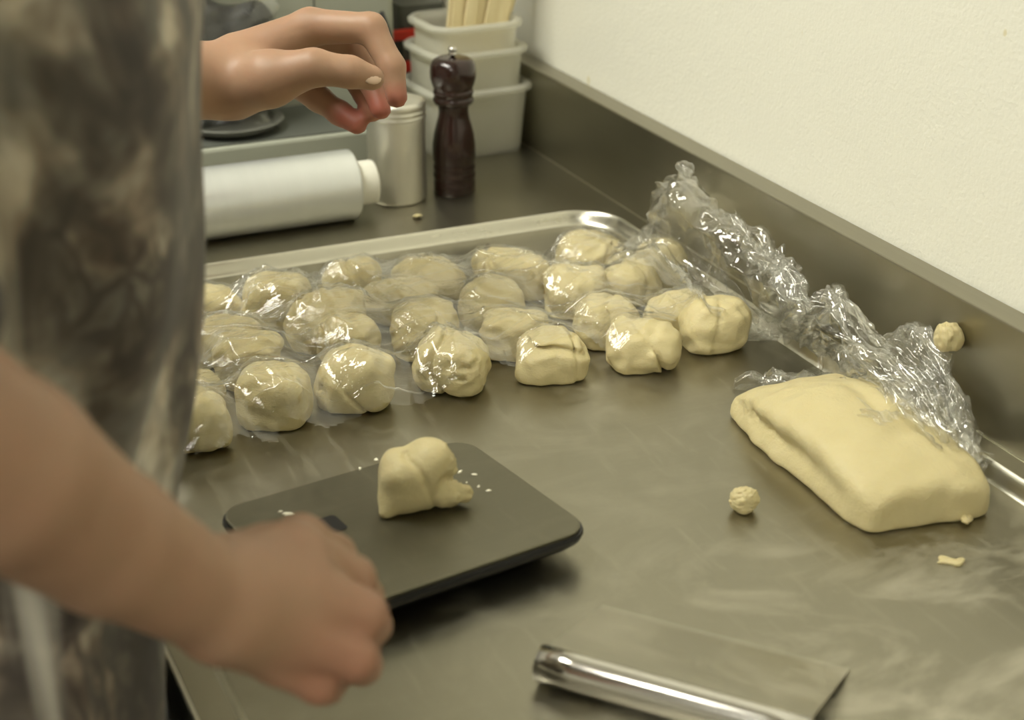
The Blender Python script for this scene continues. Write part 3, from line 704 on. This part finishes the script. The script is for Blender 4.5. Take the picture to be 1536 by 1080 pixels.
# ------------------------------------------------------------------ cling film over the balls
def film_sheet():
    st = .0015; gx = np.arange(.10, .716, st); gy = np.arange(.90, 1.37, st)
    Hh = np.full((len(gx), len(gy)), ZT+.0010)
    for P in OBST:
        i = np.round((P[:, 0]-gx[0])/st).astype(int); j = np.round((P[:, 1]-gy[0])/st).astype(int)
        ok = (i > 0) & (j > 0) & (i < len(gx)-1) & (j < len(gy)-1)
        for di in (-1, 0, 1):
            for dj in (-1, 0, 1): np.maximum.at(Hh, (i[ok]+di, j[ok]+dj), P[ok, 2]+.0012)
    obs = Hh.copy(); h = Hh.copy()
    for it in range(420):
        q = h.copy()
        q[1:-1, 1:-1] = .25*(h[2:, 1:-1]+h[:-2, 1:-1]+h[1:-1, 2:]+h[1:-1, :-2])
        h = np.maximum(obs, q-.000014)
    X, Y = np.meshgrid(gx, gy, indexing='ij')
    # stretch wrinkles running across the sheet
    w1 = Wobble(31, 60, 8); w2 = Wobble(32, 30, 6)
    s = (X*.55-Y*.83)*260+3*w2(X, Y, 0*X); wr = (1-np.abs(np.sin(s)))**3*np.clip(w1(X*1.0, Y*1.0, 0*X)+.1, 0, 1)
    s2 = (X*.9+Y*.35)*190+3*w1(Y, X, 0*X); wr2 = (1-np.abs(np.sin(s2)))**3*np.clip(w2(Y*2.2, X*2.2, 0*X), 0, 1)
    h = h+.0016*wr+.0013*wr2
    rs = np.random.RandomState(12)
    for k in range(150):
        cx_, cy_ = rs.uniform(.16, .70), rs.uniform(.93, 1.33)
        an = rs.choice([-.42+rs.normal()*.22, .35+rs.normal()*.3, -1.1+rs.normal()*.25]); L_ = rs.uniform(.02, .085); cu = rs.normal()*1.5
        u = (X-cx_)*math.cos(an)+(Y-cy_)*math.sin(an); v = -(X-cx_)*math.sin(an)+(Y-cy_)*math.cos(an)+cu*u*u
        h = h+rs.uniform(.0008, .0024)*np.exp(-(v/rs.uniform(.0015, .0028))**2)*np.clip(1-(u/L_)**2, 0, 1)
    folds = []
    gi = lambda x, y: h[np.clip(((x-gx[0])/st).round().astype(int), 0, len(gx)-1), np.clip(((y-gy[0])/st).round().astype(int), 0, len(gy)-1)]
    for k in range(230):
        cx_, cy_ = rs.uniform(.15, .70), rs.uniform(.92, 1.34)
        an = rs.choice([-.30+rs.normal()*.25, .30+rs.normal()*.25, -.9+rs.normal()*.3]); L_ = rs.uniform(.012, .06); cu = rs.normal()*1.2
        u = np.linspace(-L_, L_, 24); x = cx_+u*math.cos(an)-cu*u*u*math.sin(an); y = cy_+u*math.sin(an)+cu*u*u*math.cos(an)
        y = y+.0006*np.sin(u*300+k); wd = rs.uniform(.0005, .0013)*np.sqrt(np.clip(1-(u/L_)**2, .02, 1)); hh = wd*rs.uniform(.7, 1.5)
        px_, py_ = -math.sin(an)*wd, math.cos(an)*wd; z = gi(x, y)+.0002
        folds.append((np.stack([np.stack([x-px_, y-py_, z], 1), np.stack([x, y, z+hh], 1), np.stack([x+px_, y+py_, z], 1)], 1), x, y))
    # outline of the sheet as it lies (photo corners on the worktop)
    edge = [pz(x, y, ZT+zz)[:2] for x, y, zz in [(200, 452, 0), (430, 420, 0), (640, 388, .0), (760, 374, 0), (850, 352, .02), (905, 338, .02), (960, 345, .02), (1040, 380, .02), (1120, 440, .01),
            (1135, 500, .0), (1095, 505, .0), (1062, 462, .03), (1030, 470, .03), (985, 495, .03), (945, 512, .03), (912, 533, .02), (880, 552, .0), (822, 578, 0), (760, 585, 0), (640, 622, 0), (560, 640, 0), (430, 668, 0), (300, 705, 0), (150, 730, 0)]]
    E_ = np.array(edge); ins = np.zeros(X.shape, bool); j = len(E_)-1
    jit = .003*w1(X*3, Y*3, 0*X)
    Xq, Yq = X+jit, Y+.003*w2(X*5, Y*5, 0*X)
    for i in range(len(E_)):
        xi, yi = E_[i]; xj, yj = E_[j]
        ins ^= ((yi > Yq) != (yj > Yq)) & (Xq < (xj-xi)*(Yq-yi)/(yj-yi+1e-12)+xi); j = i
    q = ins[:-1, :-1] & ins[1:, :-1] & ins[1:, 1:] & ins[:-1, 1:]
    I, J = np.nonzero(q); ny = len(gy); idx = lambda a, b_: a*ny+b_
    F = np.stack([idx(I, J), idx(I+1, J), idx(I+1, J+1), idx(I, J+1)], 1)
    used, inv = np.unique(F, return_inverse=True)
    V = np.stack([X.ravel(), Y.ravel(), h.ravel()], 1)[used]
    Vs, Fs, off = [V], [inv.reshape(-1, 4)], len(V)
    for P, x, y in folds:
        a_ = np.clip(((x-gx[0])/st).astype(int), 0, len(gx)-1); b_ = np.clip(((y-gy[0])/st).astype(int), 0, len(gy)-1)
        if not ins[a_, b_].all(): continue
        Vs.append(P.reshape(-1, 3)); Fs.append(grid_faces(3, len(P))+off); off += P.shape[0]*3
    return np.concatenate(Vs), np.concatenate(Fs)
V, F = film_sheet()
link('cling_film_sheet', mesh_from(V, F), M['film'], label='clear cling film sheet stretched over the rows of dough balls', cat='cling film')

def film_patch(rows, nu, nv, seed, amp=.004, pleat=.002, npl=14, freq=90, floor_z=ZT+.001):
    """rows: control points, each row running the same way"""
    R = np.array([crspline(r, nu) for r in rows])          # rows x nu x 3
    G_ = np.stack([crspline(R[:, k], nv) for k in range(nu)], 1)   # nv x nu x 3
    du = np.gradient(G_, axis=1); dv = np.gradient(G_, axis=0); N = np.cross(du, dv); N /= np.linalg.norm(N, axis=2, keepdims=True)+1e-9
    w = [Wobble(seed+k, freq*(2.1**k), 8) for k in range(3)]
    X, Y, Z = G_[..., 0], G_[..., 1], G_[..., 2]
    d = sum((1-2.2*np.abs(wk(X, Y, Z)))*amp*.55**k for k, wk in enumerate(w))
    vv = np.linspace(0, 1, nv)[:, None]*np.ones((1, nu))
    ph = vv*npl*math.pi+1.6*w[0](X, Y, Z); d = d+pleat*(1-2*np.abs(np.sin(ph)))
    sh = np.stack([w[1](Z, X, Y), w[1](Y, Z, X), w[2](X, Z, Y)], -1)*amp*.5
    P = G_+N*d[..., None]+sh
    P[..., 2] = np.maximum(P[..., 2], floor_z+.0004*np.abs(w[2](X, Y, Z))); P[..., 0] = np.minimum(P[..., 0], XB-.001)
    lip = P[..., 0] > .694; P[..., 2] = np.where(lip, np.maximum(P[..., 2], ZL+.001), P[..., 2])
    return P.reshape(-1, 3), nu, nv
def rope(pts, seed, r=.005, n=110, m=22, floor_z=ZT+.001):
    C_ = crspline(pts, n); T = np.gradient(C_, axis=0); T /= np.linalg.norm(T, axis=1, keepdims=True)
    A_ = np.cross(T, [0, 0, 1.0]); A_ /= np.linalg.norm(A_, axis=1, keepdims=True)+1e-9; B_ = np.cross(T, A_)
    w = [Wobble(seed+k, 110*2**k, 8) for k in range(3)]; rs = np.random.RandomState(seed); k1 = rs.randint(3, 6); tw = rs.uniform(2, 7)
    u = np.linspace(0, 1, n)[:, None]; a = np.linspace(0, 2*math.pi, m)[None, :]+0*u
    X, Y, Z = C_[:, :1]+0*a, C_[:, 1:2]+r*np.cos(a), C_[:, 2:]+r*np.sin(a)
    rad = r*(.75+.55*np.abs(np.sin(k1*a/2+tw*u*3))+.5*w[0](X, Y, Z)+.25*w[1](X, Y, Z))*(.35+.65*np.sin(math.pi*np.clip(u*1.04-.02, 0, 1))**.4)
    P = C_[:, None]+(A_[:, None]*np.cos(a)[..., None]+B_[:, None]*np.sin(a)[..., None]*.8)*rad[..., None]+.002*np.stack([w[1](X, Y, Z), w[1](Y, X, Z), w[2](X, Y, Z)], -1)
    P[..., 2] = np.maximum(P[..., 2], floor_z); P[..., 0] = np.minimum(P[..., 0], XB-.0008)
    return P.reshape(-1, 3), grid_faces(m, n)
def crumple(name, patches, label, ropes=()):
    Vs, Fs, off = [], [], 0
    for args in ropes:
        P, Fr = rope(*args); Vs.append(P); Fs.append(Fr+off); off += len(P)
    for pargs in patches:
        P, nu, nv = film_patch(*pargs[0], **pargs[1]); Vs.append(P); Fs.append(grid_faces(nu, nv)+off); off += len(P)
    link(name, mesh_from(np.concatenate(Vs), np.concatenate(Fs)), M['crumple'], smooth=True, label=label, cat='cling film', group='crumpled cling film')
q = lambda x, y, z: pz(x, y, z)
xw_ = lambda x, y, X: pxw(x, y, X)
rowsA = [
  [q(905, 385, .935), q(965, 395, .945), q(1010, 420, .940), q(1050, 470, .930), q(1105, 500, .905), q(1160, 508, .903)],
  [q(930, 352, .935), q(985, 350, .955), q(1035, 395, .935), q(1080, 440, .922), q(1130, 480, .908), q(1180, 500, .905)],
  [q(962, 330, .94), xw_(1002, 285, .66), xw_(1050, 345, .67), xw_(1100, 395, .67), xw_(1150, 440, .67), q(1190, 485, .915)],
  [q(972, 318, .945), xw_(1022, 250, .69), xw_(1075, 305, .695), xw_(1125, 345, .695), xw_(1180, 400, .69), xw_(1203, 440, .69)],
  [q(985, 330, .915), xw_(1040, 285, .714), xw_(1090, 335, .715), xw_(1135, 375, .712), xw_(1185, 425, .705), xw_(1200, 470, .69)],
]
rowsA2 = [
  [xw_(1085, 330, .68), xw_(1130, 365, .68), xw_(1160, 405, .68), xw_(1175, 450, .68), q(1172, 500, .905)],
  [xw_(1115, 325, .70), xw_(1150, 358, .70), xw_(1188, 395, .69), xw_(1205, 440, .685), q(1190, 497, .905)],
  [xw_(1110, 365, .69), xw_(1135, 400, .69), xw_(1165, 430, .69), xw_(1195, 465, .68), q(1180, 505, .903)],
]
crumple('cling_film_crumple', [((rowsA, 150, 110, 41), dict(amp=.0036, pleat=.0012, npl=8, freq=45)), ((rowsA2, 110, 70, 47), dict(amp=.0050, pleat=.002, npl=9, freq=80))],
        'crumpled clear film heaped against the upstand beside the dough balls',
  [([xw_(1045, 300, .70), xw_(1100, 330, .70), xw_(1143, 362, .70), xw_(1152, 388, .695), xw_(1183, 402, .69), xw_(1202, 432, .685), xw_(1199, 468, .68), q(1166, 502, .905), q(1130, 504, .905), q(1100, 494, .91)], 301, .0055),
   ([xw_(1125, 385, .685), xw_(1150, 390, .69), xw_(1172, 415, .69), xw_(1185, 445, .68), q(1185, 490, .908)], 305, .0085),
   ([xw_(1005, 300, .68), xw_(1022, 262, .685), xw_(1030, 252, .69), xw_(1042, 290, .70)], 309, .0045),
   ([q(1122, 500, .906), q(1150, 470, .91), xw_(1170, 430, .68), xw_(1160, 400, .69)], 313, .006),
   ([q(960, 350, .935), q(985, 372, .95), q(1010, 395, .945), q(1062, 455, .943), q(1120, 500, .906)], 317, .0022)])
rowsB = [
  [q(1180, 492, .905), q(1225, 520, .915), q(1270, 555, .930), q(1320, 600, .945), q(1380, 640, .950), q(1440, 680, .935), q(1466, 712, .915)],
  [q(1185, 480, .915), xw_(1235, 490, .67), xw_(1290, 525, .665), xw_(1340, 565, .668), xw_(1395, 610, .672), xw_(1445, 660, .68), q(1468, 706, .916)],
  [xw_(1190, 475, .68), xw_(1255, 440, .695), xw_(1300, 500, .69), xw_(1350, 535, .69), xw_(1410, 580, .69), xw_(1452, 640, .69), q(1470, 704, .916)],
  [xw_(1195, 480, .69), xw_(1265, 428, .705), xw_(1310, 510, .705), xw_(1372, 494, .705), xw_(1425, 560, .705), xw_(1458, 640, .702), q(1472, 702, .916)],
  [xw_(1200, 490, .70), xw_(1275, 470, .714), xw_(1330, 520, .714), xw_(1385, 520, .714), xw_(1432, 590, .712), xw_(1460, 655, .708), q(1472, 704, .916)],
]
rowsB2 = [
  [q(1100, 582, .902), q(1150, 590, .905), q(1200, 600, .930), q(1260, 615, .942), q(1330, 640, .948)],
  [q(1110, 568, .904), q(1165, 566, .910), q(1215, 575, .925), q(1280, 590, .945), q(1350, 625, .952)],
  [q(1130, 570, .903), q(1190, 552, .905), q(1245, 545, .905), q(1300, 565, .920), q(1370, 610, .945)],
]
crumple('cling_film_crumple', [((rowsB, 190, 90, 61), dict(amp=.0028, pleat=.0026, npl=12, freq=45)), ((rowsB2, 110, 60, 67), dict(amp=.0024, pleat=.001, npl=6, freq=60))],
        'crumpled clear film with pleats draped over the back of dough slab',
  [([q(1172, 500, .905), q(1250, 525, .925), q(1318, 567, .945), q(1385, 620, .950), q(1455, 690, .925), q(1468, 708, .915)], 331, .0060),
   ([q(1176, 497, .905), xw_(1238, 474, .68), xw_(1262, 432, .70), xw_(1266, 480, .70), xw_(1295, 522, .695), xw_(1332, 530, .70), xw_(1362, 494, .705), xw_(1385, 500, .705)], 335, .0052),
   ([xw_(1345, 505, .705), xw_(1366, 492, .705), xw_(1420, 548, .705), xw_(1447, 610, .703), xw_(1462, 665, .70), q(1470, 706, .916)], 339, .0045),
   ([xw_(1318, 520, .69), xw_(1372, 566, .692), xw_(1425, 630, .69), q(1462, 698, .918)], 343, .0060),
   ([xw_(1280, 525, .67), xw_(1345, 575, .675), xw_(1405, 632, .68), q(1458, 696, .92)], 347, .0070),
   ([xw_(1370, 500, .70), xw_(1400, 560, .70), xw_(1435, 625, .695), q(1465, 700, .917)], 351, .0055),
   ([q(1100, 580, .902), q(1118, 568, .904), q(1165, 570, .904), q(1215, 560, .904)], 355, .0030)])
# film-wrapped dark bundle on the appliance
c0 = np.array([.385, 1.588, .968])
nb_ = Wobble(71, 60); 
V, F = sdf_mesh(lambda X, Y, Z: smax(ellip(X, Y, Z, (0, 0, .06), (.062, .03, .075), 2.5)+.004*nb_(X, Y, Z), -Z, .004), (-.08, -.045, -.004), (.08, .045, .15), .004)
V[:, 2] -= V[:, 2].min()
bun = empty('wrapped_bundle', tuple(c0), label='black bundle in clear plastic standing on the grey appliance', cat='bundle')
link('contents', mesh_from(V, F), M['black'], bun)
th = np.linspace(0, 2*math.pi, 60); zz = np.linspace(0.004, .19, 50); T, Zz = np.meshgrid(th, zz)
wk = [Wobble(80+k, 60*2**k, 8) for k in range(3)]
rr_ = 1.12+0*T
Xb = .066*np.cos(T)*rr_*(1-.25*(Zz/.19)**2); Yb = .033*np.sin(T)*rr_
d = sum((1-2*np.abs(w(Xb, Yb, Zz)))*.005*.55**k for k, w in enumerate(wk))
Vb = np.stack([Xb+d*np.cos(T), Yb+d*.4*np.sin(T), Zz], -1).reshape(-1, 3)
link('plastic_bag', mesh_from(Vb, grid_faces(60, 50)), M['bag'], bun)

# ------------------------------------------------------------------ person
def body_fn():
    P = []   # (a, b, ra, rb, k)
    pel, che, nek = (.03, .80, .96), (.035, .80, 1.28), (.02, .80, 1.45)
    def seg(a, b, ra, rb, k=.02): P.append((a, b, ra, rb, k))
    seg((.012, .755, .98), (.012, .845, .98), .088, .088, .03); seg((.03, .77, 1.15), (.03, .83, 1.15), .082, .082, .03); seg((.03, .74, 1.33), (.03, .86, 1.33), .078, .078, .03)
    seg((.01, .66, 1.41), (.01, .94, 1.41), .055, .055, .05); seg(nek, (.03, .80, 1.56), .052, .05, .03)
    seg((.045, .80, 1.64), (.035, .80, 1.68), .082, .092, .03); seg((.07, .80, 1.60), (.075, .80, 1.60), .058, .055, .03)   # skull, jaw
    seg((.135, .80, 1.655), (.147, .80, 1.625), .008, .012, .012)                                                          # nose
    for s in (-1, 1):
        seg((.04, .80+s*.093, 1.66), (.035, .80+s*.097, 1.635), .016, .012, .006)                                           # ears
        seg((.005, .80+s*.062, .92), (.015, .80+s*.085, .50), .066, .052, .015); seg((.03, .80+s*.09, .50), (.0, .80+s*.09, .10), .055, .038, .02)
        seg((.0, .80+s*.09, .055), (.14, .80+s*.10, .035), .036, .030, .02)
    # right arm
    sh, wr = (0, .655, 1.41), pt(322, 902, .70)
    p0 = pt(0, 707, .60); el = p0-(wr-p0)/np.linalg.norm(wr-p0)*.105
    seg(sh, el, .050, .040, .012); seg(el, p0, .039, .0350, .005)
    pm = pt(160, 812, .65); seg(p0, pm, .0350, .0282, .005); seg(pm, wr, .0282, .0222, .006)
    def fing(pts, rs, k=.005, k0=.012):
        for i in range(len(pts)-1): seg(pts[i], pts[i+1], rs[i], rs[i+1], k0 if i == 0 else k)
    fing([pt(345, 870, .71), pt(440, 830, .735), pt(528, 868, .760), pt(545, 897, .785), pt(505, 905, .795)], [.0185, .0150, .0108, .0096, .0085], .003)
    fing([pt(345, 890, .705), pt(452, 885, .725), pt(546, 921, .738), pt(556, 938, .770), pt(510, 940, .785)], [.0195, .0150, .0106, .0096, .0085], .003)
    fing([pt(345, 915, .705), pt(442, 942, .722), pt(532, 988, .733), pt(543, 998, .765), pt(495, 985, .778)], [.0195, .0142, .0100, .0092, .0082], .003)
    fing([pt(345, 930, .71), pt(415, 985, .728), pt(478, 1027, .736), pt(490, 1030, .765), pt(455, 1005, .775)], [.0180, .0124, .0088, .0082, .0075], .003)
    fing([pt(345, 870, .725), pt(400, 838, .755), pt(452, 812, .775), pt(500, 835, .795), pt(520, 862, .80)], [.018, .0155, .0122, .0105, .0085])
    # left arm
    sh2, wr2 = (0, .945, 1.41), pt(345, 118, 1.235); el2 = (.02, 1.10, 1.155)
    seg(sh2, el2, .052, .041, .03); seg(el2, wr2, .040, .0275, .02)
    fing([pt(365, 95, 1.24), pt(465, 40, 1.25), pt(556, 42, 1.235), pt(588, 100, 1.232), pt(595, 146, 1.232)], [.022, .0138, .0112, .0096, .0080])
    fing([pt(365, 100, 1.25), pt(458, 50, 1.272), pt(535, 62, 1.275), pt(556, 120, 1.270), pt(571, 164, 1.262)], [.022, .0138, .0110, .0096, .0080])
    fing([pt(365, 112, 1.26), pt(445, 75, 1.292), pt(515, 95, 1.300), pt(548, 140, 1.292), pt(560, 168, 1.282)], [.021, .0130, .0104, .0092, .0078])
    fing([pt(365, 128, 1.26), pt(425, 110, 1.300), pt(478, 148, 1.300), pt(510, 170, 1.292), pt(536, 187, 1.285)], [.021, .0130, .0100, .0092, .0078])
    fing([pt(350, 128, 1.225), pt(405, 118, 1.205), pt(470, 101, 1.195), pt(525, 108, 1.198), pt(558, 117, 1.205)], [.024, .0205, .0132, .0112, .0092])
    def fn(X, Y, Z):
        f = None
        for a, b, ra, rb, k in P:
            c = rcone(X, Y, Z, a, b, ra, rb); f = c if f is None else smin(f, c, k)
        return f
    return fn, dict(sh=sh, el=el, sh2=sh2, el2=el2)
fn, J = body_fn()
person = empty('person', (.03, .80, 0), label='person in a snakeskin-print top working at the steel counter', cat='person')
poff = np.array([.03, .80, 0])
V, F = sdf_mesh(fn, (-.14, .44, .0), (.46, 1.27, 1.80), .0032)
link('body', mesh_from(V-poff, F), M['skin'], person)
# top: front tangent follows the outline against the counter
def shirt_fn():
    zs = np.array([.66, .80, .88, .96, 1.06, 1.16, 1.27, 1.36, 1.44]); fx = np.array([.128, .128, .134, .146, .160, .176, .190, .168, .11])
    ry = np.array([.175, .172, .170, .162, .156, .158, .165, .175, .13]); bx = np.array([-.11, -.11, -.10, -.085, -.075, -.08, -.085, -.085, -.06])
    n1 = Wobble(91, 18, 8); n2 = Wobble(93, 60, 8)
    def fn(X, Y, Z):
        a = np.interp(Z, zs, fx); b = np.interp(Z, zs, bx); r = np.interp(Z, zs, ry)
        cx = (a+b)/2; rx = (a-b)/2; th = np.arctan2((Y-.80)/r, (X-cx)/rx)
        fold = .0045*np.sin(th*9+2.0*n1(X*0, Y*0, Z))*np.clip((1.35-Z)/.3, .15, 1)+.0025*n2(X*.6, Y*.6, Z*.5)
        f = (np.sqrt(((X-cx)/rx)**2+((Y-.80)/r)**2)-1)*np.minimum(rx, r)+fold
        f = smax(smax(f, Z-1.47, .05), .70-Z, .004)
        for s_, e_ in ((J['sh'], J['el']), (J['sh2'], J['el2'])):
            s_ = np.array(s_); e_ = np.array(e_); u = (e_-s_)/np.linalg.norm(e_-s_)
            c = rcone(X, Y, Z, s_, e_+u*.02, .066, .060)+.003*n2(X, Y, Z)
            c = smax(c, (X-e_[0])*u[0]+(Y-e_[1])*u[1]+(Z-e_[2])*u[2]-.012, .004)
            f = smin(f, c, .03)
        f = smin(f, rcone(X, Y, Z, np.array(J['el'])+np.array([0, 0, .02]), pt(-78, 462, .60), .048, .0235)+.002*n2(X, Y, Z), .02)
        nk = rcone(X, Y, Z, (.02, .80, 1.43), (.03, .80, 1.7), .075, .11)
        return smax(f, -nk, .008)
    return fn
V, F = sdf_mesh(shirt_fn(), (-.17, .40, .66), (.28, 1.22, 1.52), .0055)
link('shirt', mesh_from(V-poff, F), M['shirt'], person, label='loose top printed with brown and grey snakeskin')
nt = Wobble(97, 30)
def trousers(X, Y, Z):
    f = ellip(X, Y, Z, (.02, .80, .86), (.118, .150, .16), 2.6)
    for s in (-1, 1): f = smin(f, rcone(X, Y, Z, (.02, .80+s*.085, .80), (.015, .80+s*.09, .10), .098, .070), .03)
    return smax(f+.003*nt(X, Y, Z), .07-Z, .004)
V, F = sdf_mesh(trousers, (-.14, .58, .04), (.17, 1.02, 1.05), .007)
link('trousers', mesh_from(V-poff, F), M['denim'], person)
for s in (-1, 1):
    V, F = sdf_mesh(lambda X, Y, Z: smax(smin(rcone(X, Y, Z, (.0, .80+s*.09, .05), (.14, .80+s*.10, .042), .048, .042), rcone(X, Y, Z, (0, .80+s*.09, .05), (0, .80+s*.09, .09), .048, .046), .02), .001-Z, .004), (-.07, .60, -.01), (.21, 1.0, .16), .006)
    link('shoe', mesh_from(V-poff, F), M['shoe'], person)
nh = Wobble(99, 120)
V, F = sdf_mesh(lambda X, Y, Z: smax(smin(ellip(X, Y, Z, (.022, .80, 1.672), (.108, .102, .112)), ellip(X, Y, Z, (-.08, .80, 1.66), (.05, .05, .05)), .02)+.002*nh(X, Y, Z*.3), -(.075-X+(Z-1.64)*.55), .01), (-.15, .66, 1.5), (.16, .94, 1.82), .006)
link('hair', mesh_from(V-poff, F), M['hair'], person)
for s in (-1, 1):
    me = lathe([(.0005, 0), (.006, .001), (.0075, .004), (.005, .007), (.0005, .008)], 14); me.transform(Matrix.Rotation(math.pi/2, 4, 'Y')); me.transform(Matrix.Translation((.094, s*.034, 1.662)))
    link('eye', me, M['whiteplastic'], person)
me = box(-.004, .004, -.022, .022, -.004, .004, .003, 3); me.transform(Matrix.Translation((.1015, 0, 1.585))); link('mouth', me, plain('lips', (.45, .16, .13), .5), person)
nail = plain('fingernail', (.70, .50, .36), .3)
p = pt(556, 114, 1.1972)-poff
bm = bmesh.new(); bmesh.ops.create_uvsphere(bm, u_segments=16, v_segments=10, radius=1)
me = bm_done(bm); d = (pt(558, 117, 1.205)-pt(525, 108, 1.198)); d /= np.linalg.norm(d); nrm = -ray(556, 114); nrm /= np.linalg.norm(nrm); nrm = nrm+np.array([0, 0, .5]); nrm -= d*(nrm@d); nrm /= np.linalg.norm(nrm); sd = np.cross(nrm, d)
me.transform(Matrix(((d[0]*.0085, sd[0]*.0062, nrm[0]*.0022, p[0]), (d[1]*.0085, sd[1]*.0062, nrm[1]*.0022, p[1]), (d[2]*.0085, sd[2]*.0062, nrm[2]*.0022, p[2]), (0, 0, 0, 1))))
link('thumbnail', me, nail, person)
